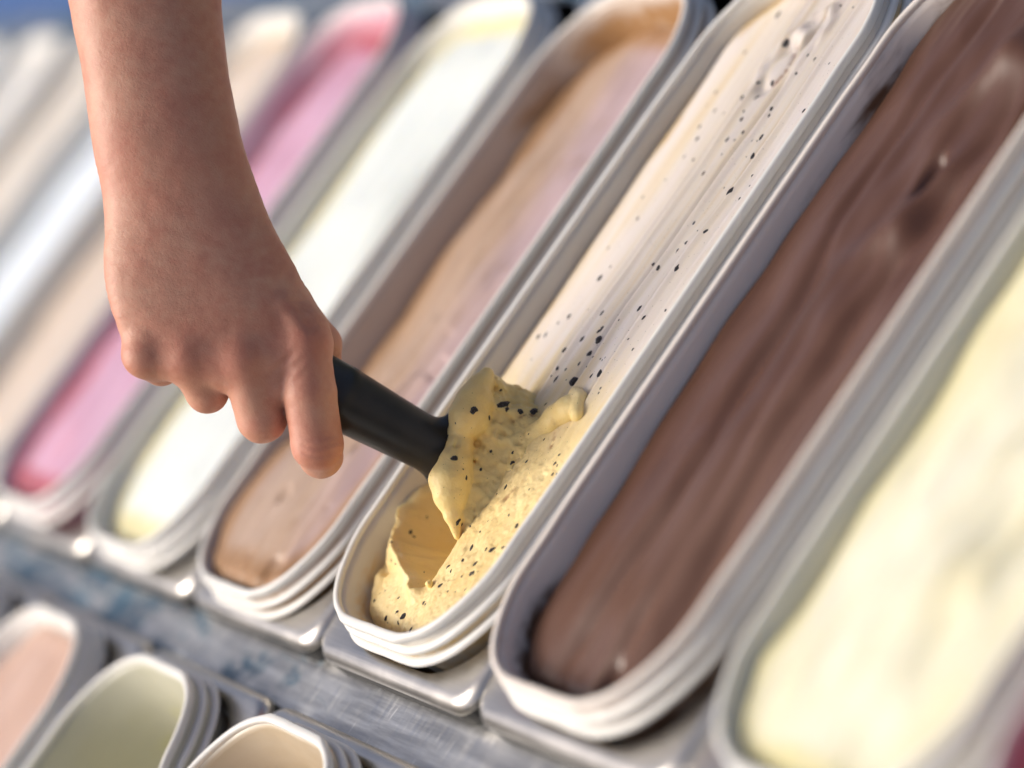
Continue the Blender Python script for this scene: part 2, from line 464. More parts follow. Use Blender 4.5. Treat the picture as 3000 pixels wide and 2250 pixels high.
hg = empty('hedge', (0, 0, -.95)); tag(hg, 'dark green hedge far beyond the freezer, added for the green corner and dark steel reflections', 'hedge')
lf = link('foliage', hedge(), M_leaf, hg, (0, 0, .95)); lf['kind'] = 'stuff'
for yy in np.arange(-6.5, 7, 1.0):
    st = boxobj('stem', (-5.93, -5.87, yy - .03, yy + .03, -.955, .2), mat('hedge_wood', (.06, .045, .03), .9), hg); st.location = (0, 0, .95)
M_ground = mat('grass_ground', (.035, .055, .02), .9, .2)
k = NB(M_ground); k.color(k.ramp(k.noise(k.coord((9, 9, 9)), 1, 6), [(.3, (.015, .03, .01)), (.7, (.06, .085, .03))]))
g = mesh('ground', [(-60, -60, -.955), (60, -60, -.955), (60, 60, -.955), (-60, 60, -.955)], [(0, 1, 2, 3)], False)
tag(link('ground', g, M_ground), kind='structure')

#@@TUBS
FL = {-9: 'white', -8: 'pale white', -7: 'cream white', -6: 'ivory', -5: 'snow white', -4: 'beige', -3: 'pink', -2: 'white lemon edged', -1: 'coffee brown', 0: 'vanilla chocolate chip', 1: 'dark chocolate', 2: 'pale yellow', 3: 'raspberry red'}
OFF = {-3: (-.002, -.001, .004), -2: (.0007, -.0028, 0), -1: (-.0035, -.0019, -.004), 0: (.004, .0022, 0), 1: (-.0016, .0017, 0), 2: (.0023, .0027, -.004)}
TL = {-9: 'white tub at the far left end of the back row', -8: 'white tub second from the far left end of the back row', -7: 'blurred white tub third from the far left end of the back row',
      -6: 'blurred white tub behind the forearm, two left of the beige tub', -5: 'blurred white tub left of the beige ice cream tub', -4: 'white tub of beige ice cream beside the pink one',
      -3: 'white tub of pink ice cream left of the hand', -2: 'white tub with white lemon edged ice cream under the knuckles', -1: 'white tub of coffee brown ice cream with brown stained walls',
      0: 'white ribbed tub of chocolate chip vanilla being scooped', 1: 'white tub of dark chocolate ice cream with smeared inner wall', 2: 'blurred white tub of pale yellow ice cream at the right', 3: 'white tub of red ice cream cut off by the right edge'}
WALL = {-1: plastic('white_plastic_coffee_stained', (.76, .74, .69), ((.34, .19, .08), (.02, .09), (.22, .32), -.014, -.002, .84, (.46, .34, .25), .7)),
        1: plastic('white_plastic_chocolate_smeared', (.80, .73, .66), ((.15, .070, .032), (.02, .075), (.19, .29), -.016, -.002, .85, (.84, .72, .62), .35)),
        0: plastic('white_plastic_vanilla_smeared', (.78, .76, .70), ((.66, .47, .22), (.02, .06), (.22, .34), -.012, -.002, .93, (.62, .56, .46), .5)),
        -3: plastic('white_plastic_pink_stained', (.78, .70, .71), ((.62, .32, .38), (.02, .09), (.2, .34), -.014, -.002, .80, (.70, .56, .60), .6)),
        2: plastic('white_plastic_yellow_stained', (.76, .75, .66), ((.66, .60, .36), (.02, .09), (.2, .34), -.012, -.002, .90, (.70, .68, .58), .5)),
        3: plastic('white_plastic_red_stained', (.74, .6, .6), ((.5, .12, .16), (.02, .3), (.1, .34), -.02, -.002, .7, (.6, .3, .3), .6))}
for kk in range(-9, 4):
    dx, dy, dz = OFF.get(kk, (0, 0, 0))
    tub(kk, TL[kk], WALL.get(kk), (kk * P + dx, dy, dz))
    plate((kk * P, 0, -.020), f'brushed steel plate round the {FL[kk]} tub in the back row', 'steel plates of the back row')
CR = {
    -9: cream('white_cream_sky_tinted', [(.3, (.76, .83, .89)), (.7, (.82, .88, .93))]),  # blue of the reflected sky put into the white base colour
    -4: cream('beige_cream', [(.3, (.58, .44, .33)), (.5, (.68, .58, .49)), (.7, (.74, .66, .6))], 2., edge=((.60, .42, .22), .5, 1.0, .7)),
    -3: cream('pink_cream', [(.3, (.58, .27, .36)), (.5, (.62, .37, .50)), (.7, (.66, .45, .58))], 3., edge=((.45, .10, .13), .36, .66)),  # dark red edge: shade along the wall put into the colour
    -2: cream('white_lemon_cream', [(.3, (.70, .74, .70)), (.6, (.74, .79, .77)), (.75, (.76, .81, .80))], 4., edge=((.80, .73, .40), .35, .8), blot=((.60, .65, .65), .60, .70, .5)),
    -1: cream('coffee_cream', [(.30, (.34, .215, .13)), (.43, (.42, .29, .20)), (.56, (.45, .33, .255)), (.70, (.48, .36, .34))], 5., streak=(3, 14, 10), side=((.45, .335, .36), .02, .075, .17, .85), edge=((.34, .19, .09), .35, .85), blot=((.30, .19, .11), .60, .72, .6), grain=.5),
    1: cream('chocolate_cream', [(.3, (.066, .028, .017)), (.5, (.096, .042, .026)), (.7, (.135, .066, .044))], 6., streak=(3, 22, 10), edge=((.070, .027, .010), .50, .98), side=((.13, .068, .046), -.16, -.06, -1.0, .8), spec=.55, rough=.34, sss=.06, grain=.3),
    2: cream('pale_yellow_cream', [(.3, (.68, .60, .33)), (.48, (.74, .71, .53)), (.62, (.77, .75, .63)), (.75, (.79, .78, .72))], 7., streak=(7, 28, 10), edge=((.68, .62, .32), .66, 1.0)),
    3: cream('red_cream', [(.3, (.5, .12, .15)), (.7, (.6, .25, .27))], 8.),
}
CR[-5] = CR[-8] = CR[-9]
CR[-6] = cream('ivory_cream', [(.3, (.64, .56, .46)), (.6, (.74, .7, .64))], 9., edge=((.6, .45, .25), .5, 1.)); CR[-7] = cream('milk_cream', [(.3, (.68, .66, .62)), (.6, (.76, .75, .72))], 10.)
IL = {-9: 'white ice cream at the far left end of the back row', -8: 'white ice cream second from the far left end of the row', -7: 'milk white ice cream far left, third from the end of the row', -6: 'ivory ice cream two tubs left of the beige one',
      -5: 'blurred white ice cream between ivory and beige ones', -4: 'smooth beige ice cream left of the pink one', -3: 'pink ice cream with dark red edge behind the wrist', -2: 'white ice cream with yellow edge between pink and coffee ones',
      -1: 'coffee brown ice cream with mauve tone on one side under the hand', 1: 'dark chocolate ice cream with grooves and swirls', 2: 'pale yellow ice cream at the blurred lower right', 3: 'red ice cream cut off at the right corner'}
def choc_h(X, Y, dw):
    z = basic(-.0112, .0022, 31, .0030, .0002, .010)(X, Y, dw)
    m = .010 * fbm2(Y * 8, Y * 0 + .5, 47, 2)
    z = z + .0008 * np.sin((X + m) * 150) * (.6 + .6 * noise2(Y * 12, X * 20, 48)) * sstep(.002, .02, dw)
    for gx, gd, gw, ph in ((-.020, .0032, .0050, 0), (.010, .0016, .0045, 1), (.036, .0036, .006, 2)):
        c = gx + .006 * np.sin(Y * 17 + ph) + .003 * fbm2(Y * 22, Y * 0 + ph, 40 + ph, 2)
        z = z - gd * np.exp(-((X - c) / gw) ** 2) * sstep(.004, .03, dw)
    for cx, cy, r0, am in ((.030, .262, .024, .0055), (.020, .19, .018, .0034), (.040, .305, .020, .0040), (.034, .225, .014, .0030)):   # spatula swirls
        r = np.hypot(X - cx, (Y - cy) / 1.6); z = z + am * np.exp(-((r - r0) / .007) ** 2) * sstep(cy - .03, cy + .01, Y)
    z = z - .012 * np.exp(-((X - .016) / .0035) ** 2 - ((Y - .243) / .007) ** 2)
    z = z - .010 * np.exp(-((X - .018) / .004) ** 2 - ((Y - .012) / .008) ** 2)
    return z
def coffee_h(X, Y, dw):
    z = basic(-.0105, .0032, 5, .001, .0003, -.045)(X, Y, dw)
    z = z - .006 * sstep(.0, -.055, X + .012 * fbm2(Y * 9, Y * 0 + 2, 61, 2)) * sstep(.05, .12, Y)
    for gx, gd, gw in ((.005, .0010, .006), (.028, .0013, .007), (-.02, .0011, .006)):
        c = gx + .008 * fbm2(Y * 11, Y * 0 + gx * 50, 63, 2); z = z - gd * np.exp(-((X - c) / gw) ** 2)
    p = noise2(X * 70 + 11, Y * 60, 66); z = z - .0016 * sstep(.45, .75, p) * sstep(.2, .1, Y)
    return z
def pale_h(X, Y, dw):
    z = basic(-.0085, .0035, 9, .003, .0006)(X, Y, dw)
    for cx, cy, r0, am in ((.01, .10, .020, .003), (-.012, .17, .016, .003), (.02, .06, .015, .003)):
        r = np.hypot(X - cx, (Y - cy) / 1.8); z = z + am * np.exp(-((r - r0) / .007) ** 2) * sstep(cy - .05, cy + .02, Y)
    return z
HF = {-1: coffee_h, -2: basic(-.010, .002, 6, .004), -3: basic(-.014, .003, 7, .004, .001, -.035), -4: basic(-.012, .002, 8, .003), 1: choc_h,
      2: pale_h, 3: basic(-.018, .002, 10)}
for kk in range(-9, 4):
    if kk == 0: continue
    dx, dy, dz = OFF.get(kk, (0, 0, 0))
    nx, ny = (110, 240) if kk in (1, -1, 2) else (50, 110)
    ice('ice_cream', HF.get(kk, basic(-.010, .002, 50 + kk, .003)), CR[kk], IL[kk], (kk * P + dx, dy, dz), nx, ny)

# front row: only its back ends reach into the picture
YF = -.0535 - L_
def dent(V):                                              # the empty tub is squeezed in on its right side
    V = V.copy(); q = L_ - V[:, 1]; rs = sstep(.02, .06, V[:, 0])
    V[:, 0] += rs * (.013 * sstep(.045, .11, q) - .004 * np.exp(-((q - .085) / .016) ** 2) + .002 * np.sin(q * 160) * sstep(.02, .05, q))
    V[:, 2] += rs * .0015 * np.sin(q * 110) * sstep(.02, .05, q)
    return V
TUBD = tub_meshes(dent)
M_murky = plastic('translucent_yellow_stained_plastic', (.74, .73, .68), ((.52, .50, .16), (.02, .09), (.22, .38), -.06, -.002, .95, (.46, .45, .34), .8))
M_caramel = plastic('caramel_stained_plastic', (.74, .72, .66), ((.45, .24, .07), (.02, .09), (.2, .34), -.05, -.002, 1.02, (.44, .34, .21), .8))
FRONT = {-3: ('white tub at the left end of the front row', None, None, 'white ice cream in the front row at the left edge'),
         -2: ('white tub of pinkish brown ice cream in the lower left corner', None, None, 'pinkish brown ice cream in the lower left corner tub'),
         -1: ('nearly empty dented tub with yellow green residue, front row', M_murky, TUBD, None),
         0: ('nearly empty tub with caramel residue at the bottom edge', M_caramel, TUBD, None),
         1: ('white tub in the front row cut off by the bottom edge', None, None, 'white ice cream in the front row below the bottom edge')}
for kk, (lab, wm, ms, il) in FRONT.items():
    tub(kk, lab, wm, (kk * P, YF, -.004 if kk == 1 else 0), ms, 'white tubs in the front row')
    plate((kk * P, YF + .0, -.020), {-3: 'brushed steel plate at the left end of the front row', -2: 'brushed steel plate round the pinkish brown front tub', -1: 'brushed steel plate round the dented front tub', 0: 'brushed steel plate round the caramel front tub', 1: 'brushed steel plate at the right of the front row'}[kk], 'steel plates of the front row')
    if il:
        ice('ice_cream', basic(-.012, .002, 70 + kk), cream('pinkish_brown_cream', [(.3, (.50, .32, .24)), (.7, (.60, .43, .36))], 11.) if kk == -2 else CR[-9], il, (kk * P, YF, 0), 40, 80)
M_residue = cream('yellow_green_residue', [(.3, (.52, .49, .18)), (.7, (.60, .57, .34))], 12.)
o, _ = ice('ice_cream', basic(-.075, .006, 90), M_residue, 'thin yellow green residue at the bottom of the dented tub', (-P, YF, 0), 40, 60, inset=.006)
o, _ = ice('ice_cream', basic(-.080, .006, 91), cream('caramel_residue', [(.3, (.45, .24, .08)), (.6, (.60, .44, .25))], 13.), 'caramel residue in the tub at the bottom edge', (0, YF, 0), 40, 60, inset=.006)

# ------------------------------------------------------------------ chocolate chip vanilla, the scooped trench and the curl in front of the blade
VX, VY = .004, .0022
def seg_dist(X, Y, pts):
    d = np.full(X.shape, 9.0)
    for (ax, ay), (bx, by) in zip(pts, pts[1:]):
        ux, uy = bx - ax, by - ay; t = np.clip(((X - ax) * ux + (Y - ay) * uy) / (ux * ux + uy * uy), 0, 1)
        d = np.minimum(d, np.hypot(X - ax - t * ux, Y - ay - t * uy))
    return d
def inside(X, Y, pts):
    c = np.zeros(X.shape, bool); n = len(pts)
    for i in range(n):
        (x1, y1), (x2, y2) = pts[i], pts[(i + 1) % n]
        k = (y1 > Y) != (y2 > Y)
        c ^= k & (X < (x2 - x1) * (Y - y1) / (y2 - y1 + 1e-12) + x1)
    return c
PIT = [(-.066, .086), (-.060, .062), (-.050, .047), (-.036, .038), (-.016, .031), (.001, .024), (.0055, .031), (.0065, .040), (.0045, .048), (.003, .054), (.006, .066), (.010, .080), (.006, .100), (-.050, .105)]
LEFT = [(-.064, .080), (-.058, .060), (-.049, .046), (-.036, .038), (-.016, .031), (.000, .024)]
def van_h(X, Y, dw):
    X = X + VX; Y = Y + VY
    z = -.0112 + .0008 * sstep(.09, .17, Y) + .0012 * fbm2(X * 26, Y * 12, 3, 3)
    old = sstep(.085, .13, Y)                                          # untouched, spatula smoothed surface
    z = z + old * (.0007 * fbm2(X * 55, Y * 9, 23, 2) + .00012 * fbm2(X * 420, Y * 9, 24, 2))
    new = 1 - old
    z = z + new * (.0006 * fbm2(X * 130, Y * 90, 25, 4) + .00020 * fbm2(X * 600, Y * 600, 28, 2) - .0004 * sstep(.35, .7, noise2(X * 260, Y * 200, 29)))
    for gx, gd, gw in ((.012, .0018, .0020), (.032, .0010, .0016), (-.012, .0009, .0020)):   # long spatula grooves
        c = gx + .010 * (Y - .2) + .0015 * fbm2(Y * 20, Y * 0 + gx * 100, 60, 2)
        z = z - old * gd * np.exp(-((X - c) / gw) ** 2) + old * .0012 * np.exp(-((X - c - 2.2 * gw) / (1.5 * gw)) ** 2)
    r = np.hypot(X - .001, (Y - .304) / 1.5)                           # swirl near the far end
    z = z + .0022 * np.exp(-((r - .013) / .0028) ** 2) * sstep(.290, .305, Y) - .0018 * np.exp(-((r - .008) / .0025) ** 2)
    r = np.hypot(X - .012, (Y - .322) / 1.3); z = z + .0018 * np.exp(-((r - .011) / .0025) ** 2) * sstep(.312, .322, Y)
    # trench
    ins = inside(X, Y, PIT); edge = seg_dist(X, Y, PIT + PIT[:1]); sd = np.where(ins, edge, -edge)
    wob = .0012 * fbm2(X * 130, Y * 130, 31, 3)
    depth = .024 * sstep(-.0006, .017, sd + wob * .8) + .0025 * sstep(0, .005, sd + wob)
    z = z - depth
    dl = seg_dist(X, Y, LEFT)
    z = z + (.0042 + .0018 * fbm2(X * 90, Y * 90, 33, 2)) * np.exp(-(dl / .0042) ** 2) * (1 - .3 * ins)
    cre = seg_dist(X, Y, [(-.060, .040), (-.050, .031), (-.042, .029)])
    z = z - .0035 * np.exp(-(cre / .0022) ** 2)
    fl = sstep(.024, .0, Y - .012 + .25 * X) * sstep(.0, .05, .02 - X)
    z = z - .004 * fl * (1 - sstep(0, .010, dw))
    # bed the pushed curl rests on
    bed = np.exp(-((X - .010) / .018) ** 2 - ((Y - .096) / .026) ** 2)
    z = z + .0025 * bed * (~ins)
    return z - .0015 * (1 - sstep(0, .005, dw))
def vanilla_mat(name, fresh_only=False):
    m = mat(name, (.78, .66, .38), .40, .40, sss=.3, sssr=(1, .8, .5), sscale=.0035); k = NB(m)
    x, y, z = k.xyz()
    big = k.noise(k.coord((40, 26, 40)), 1, 4, .55)
    st = k.noise(k.coord((85, 6, 60), (0, 0, .03)), 1, 4, .5, .4)
    fresh = k.ramp(big, [(.3, (.78, .58, .25)), (.6, (.84, .67, .34))])
    if fresh_only: fresh = k.ramp(big, [(.3, (.80, .57, .21)), (.6, (.86, .68, .30))])
    old = k.ramp(st, [(.26, (.76, .63, .45)), (.40, (.78, .69, .57)), (.54, (.79, .71, .63)), (.72, (.82, .75, .69))])
    if fresh_only:
        f = k.mr(k.math('ADD', y, k.math('MULTIPLY', k.math('SUBTRACT', big, .5), .03)), .118, .150)
    else:
        f = k.mr(k.math('ADD', y, k.math('MULTIPLY', k.math('SUBTRACT', st, .5), .07)), .104, .160)
    c = k.mix(f, fresh, old)
    br = k.noise(k.coord((45, 20, 40), (.2, 0, .5), (5, 2, 0)), 1, 5, .6, .7)      # ripples of caramel
    c = k.mix(k.mr(br, .72, .78, 0, .45), c, (.50, .28, .14))
    bw = k.n('ShaderNodeAttribute', attribute_name='ripple')
    c = k.mix(k.math('MULTIPLY', bw.outputs['Fac'], k.mr(k.noise(k.coord((300, 300, 300)), 1, 4), .35, .6)), c, (.25, .09, .03))
    if not fresh_only:
        att = k.n('ShaderNodeAttribute', attribute_name='edge')
        e = k.math('ADD', att.outputs['Fac'], k.math('MULTIPLY', k.math('SUBTRACT', big, .5), .6))
        c = k.mix(k.math('MULTIPLY', k.mr(e, .80, 1.05), f), c, (.60, .42, .18))
    sp = k.n('ShaderNodeTexVoronoi'); k.l(k.coord((420, 420, 420)), sp.inputs['Vector']); sp.inputs['Scale'].default_value = 1
    c = k.mix(k.mr(sp.outputs['Distance'], .10, .05, 0, .8), c, (.05, .03, .02))
    k.color(c)
    g = k.noise(k.coord((900, 900, 900)), 1, 4, .7); g2 = k.noise(k.coord((330, 260, 330)), 1, 5, .65)
    wf = k.math('SUBTRACT', 1.0, k.math('MULTIPLY', f, .75))
    k.normal(k.bump(k.math('MULTIPLY', g2, wf), .38, .0014, k.bump(k.math('MULTIPLY', g, wf), .30, .0007)))
    return m
yc = np.concatenate([np.linspace(0, .03, 60)[:-1], np.linspace(.03, .145, 200)[:-1], np.linspace(.145, L_ - .02, 190), np.linspace(L_ - .02, L_, 24)[1:]])
VAN, (vx, vy, vz) = ice('ice_cream', van_h, vanilla_mat('vanilla_cream'), 'vanilla ice cream with dark chocolate chips and a freshly scooped trench', (VX, VY, 0), nx=240, ycl=yc)
# the curl: one continuous lump
def curl_sdf():
    lo = np.array([-.040, .040, -.032]); h = .0007
    G = grid(lo, (.048, .146, .036), h)
    mm = lambda *v: [q * .001 for q in v]
    d = None
    crest = [((3.7, 53.2, -10.5), 1.5), ((2.2, 59.2, -4.0), 3.6), ((0.2, 65.5, 1.2), 6.8), ((-2.6, 71.0, 4.0), 8.9), ((-3.6, 78.2, 5.9), 7.2), ((-5.6, 84.9, 7.6), 5.2), ((-9.0, 91.4, 9.2), 6.0), ((-5.2, 97.8, 12.2), 8.6), ((-6.8, 104.5, 13.6), 7.6), ((-9.9, 112.0, 14.1), 5.6), ((-10.5, 117.6, 14.7), 3.4)]
    base = [((2.5, 54.5, -14), 2), ((6.5, 60.0, -15), 3), ((7.5, 68, -16), 4), ((9, 77, -16.5), 5), ((11.5, 85, -16.5), 5.5), ((12, 93, -16.5), 6), ((12, 101, -16.5), 6), ((12, 108, -16), 6), ((7, 114, -15.5), 5.5), ((-2, 118, -15), 5), ((-16, 121, -15), 4)]
    for i in range(len(crest) - 1):
        q = round_cone(G, mm(*crest[i][0]), mm(*crest[i + 1][0]), crest[i][1] * .001, crest[i + 1][1] * .001)
        d = q if d is None else smin(d, q, .0016)
    # face that sags from the crest down to the bed
    face = None
    for (c, rc), (b, rb) in zip(crest, base):
        c = np.array(c, float) + (-2.2, .6, -4.5 - .35 * rc); b = np.array(b, float); pm_ = (c + b) / 2 + (-2.2, 0, -2.6)
        r0 = max(rc * .62, 1.6); r1 = max(min(5.0, rb), 2.0)
        for p, q, ra, rb_ in ((c, pm_, r0, r1), (pm_, b, r1, rb)):
            w = round_cone(G, mm(*p), mm(*q), ra * .001, rb_ * .001)
            face = w if face is None else smin(face, w, .0045)
        w = round_cone(G, mm(*(np.array(c) + (0, 0, -2))), mm(c[0] + 3, c[1], -24), r0 * .001, r1 * .001)
        face = smin(face, w, .004)
    # rolled tongue at the far right of the curl
    tongue = None
    T_ = [((12, 109, -11.5), 5.0), ((19, 115.5, -10.4), 6.0), ((26, 120.5, -10.2), 6.2), ((29, 121.5, -10.0), 5.2)]
    for (a, ra), (b, rb) in zip(T_, T_[1:]):
        w = round_cone(G, mm(*a), mm(*b), ra * .001, rb * .001); tongue = w if tongue is None else smin(tongue, w, .002)
    for a, b, r in (((23, 128.5, -9.8), (30, 126.5, -8.8), 3.0), ((30, 126.5, -8.8), (35.5, 119, -9.8), 3.0)):
        tongue = smin(tongue, round_cone(G, mm(*a), mm(*b), r * .001, r * .001), .0012)
    rough = fbm3(G, 230, 5, 4, .55); lum = fbm3(G, 85, 9, 2)
    strand = fbm3(np.stack([G[..., 0] * .7 + G[..., 2] * .25, G[..., 1], G[..., 2] * .25], -1), 330, 15, 2)
    por = np.maximum(fbm3(G, 420, 21, 2), 0)
    face = face - .0012 * lum - .00085 * rough - .0009 * strand + .0010 * por
    tongue = tongue - .0006 * lum - .00025 * rough
    d = d - .0007 * lum - .00020 * rough
    d = smin(d, smin(face, tongue, .0022), .0007)
    # pits and cracks
    for a, b, r in (((-1.5, 84, 11), (-2.5, 88, 13), 1.5), ((27, 102, -9), (25.5, 111, -8), 1.8), ((5, 74, -5), (11, 80, -10), 1.0), ((11, 80, -10.5), (12, 92, -10.5), .9), ((2, 101, 0), (8, 112, -7), 1.2)):
        q = round_cone(G, mm(*a), mm(*b), r * .001, r * .0006)
        d = -smin(-d, q + .0004 * rough, .0008)
    for ax in range(3):
        for e in (0, -1):
            s = [slice(None)] * 3; s[ax] = e; d[tuple(s)] = .01
    return d, lo, h
d_, lo_, h_ = curl_sdf()
cv, cq = surface_net(d_, lo_, h_)
CURL = link('ice_cream_curl', quick_mesh('ice_cream_curl', cv - np.array([VX, VY, 0]), cq), vanilla_mat('vanilla_cream_curl', True), VAN)
CURL['label'] = 'curl of fresh vanilla ice cream rolled up in front of the blade'
RIP = [((-6, 101, 0), (6, 115, -8)), ((-3, 97, -3), (1, 106, -6)), ((29, 103, -11), (25.5, 111, -9)), ((20, 74, -12), (24, 80, -12))] + [((-11,314,-13),(-6,321,-13)),((-6,321,-13),(3,316,-13)),((3,316,-13),(8,308,-13)),((8,308,-13),(7,300,-13)),((7,300,-13),(5,295,-13)),((-1,334,-13),(10,332,-13)),((10,332,-13),(18,326,-13)),((18,326,-13),(18,320,-13)),((18,320,-13),(16,314,-13)),((37,256,-13),(36,223,-13)),((36,223,-13),(32,184,-13))]
def ripple(o, V):
    d = np.full(len(V), 9.0)
    for a, b in RIP:
        d = np.minimum(d, round_cone(V, np.array(a) * .001, np.array(b) * .001, 0, 0))
    at = o.data.attributes.new('ripple', 'FLOAT', 'POINT'); at.data.foreach_set('value', np.exp(-(d / .0015) ** 2).astype(np.float32))
ripple(CURL, cv); ripple(VAN, np.stack([vx, vy, vz], -1).reshape(-1, 3) + [VX, VY, 0])
def chip_meshes():
    out = []
    for i in range(8):
        bm = bmesh.new(); bmesh.ops.create_icosphere(bm, subdivisions=2, radius=1)
        for v in bm.verts:
            p = v.co * 1.3 + Vector((i * 7.3, 0, 0))
            v.co *= 1 + .38 * mnoise.noise(p) + .16 * mnoise.noise(p * 2.7)
            v.co.z *= .62
        me = bpy.data.meshes.new('chocolate_chip'); bm.to_mesh(me); bm.free()
        me.polygons.foreach_set('use_smooth', [True] * len(me.polygons)); out.append(me)
    return out
M_chip = mat('dark_chocolate_chip', (.018, .016, .018), .45, .5); k = NB(M_chip)
k.color(k.ramp(k.noise(k.coord((2.2, 2.2, 2.2), (0, 0, 0), (0, 0, 0)), 1, 5, .7), [(.36, (.012, .010, .012)), (.50, (.035, .032, .040)), (.62, (.12, .115, .125)), (.74, (.42, .39, .33))]))
k.normal(k.bump(k.noise(k.coord((5, 5, 5)), 1, 3), .6, .3))
CHM = chip_meshes()
for m_ in CHM: m_.materials.append(M_chip)
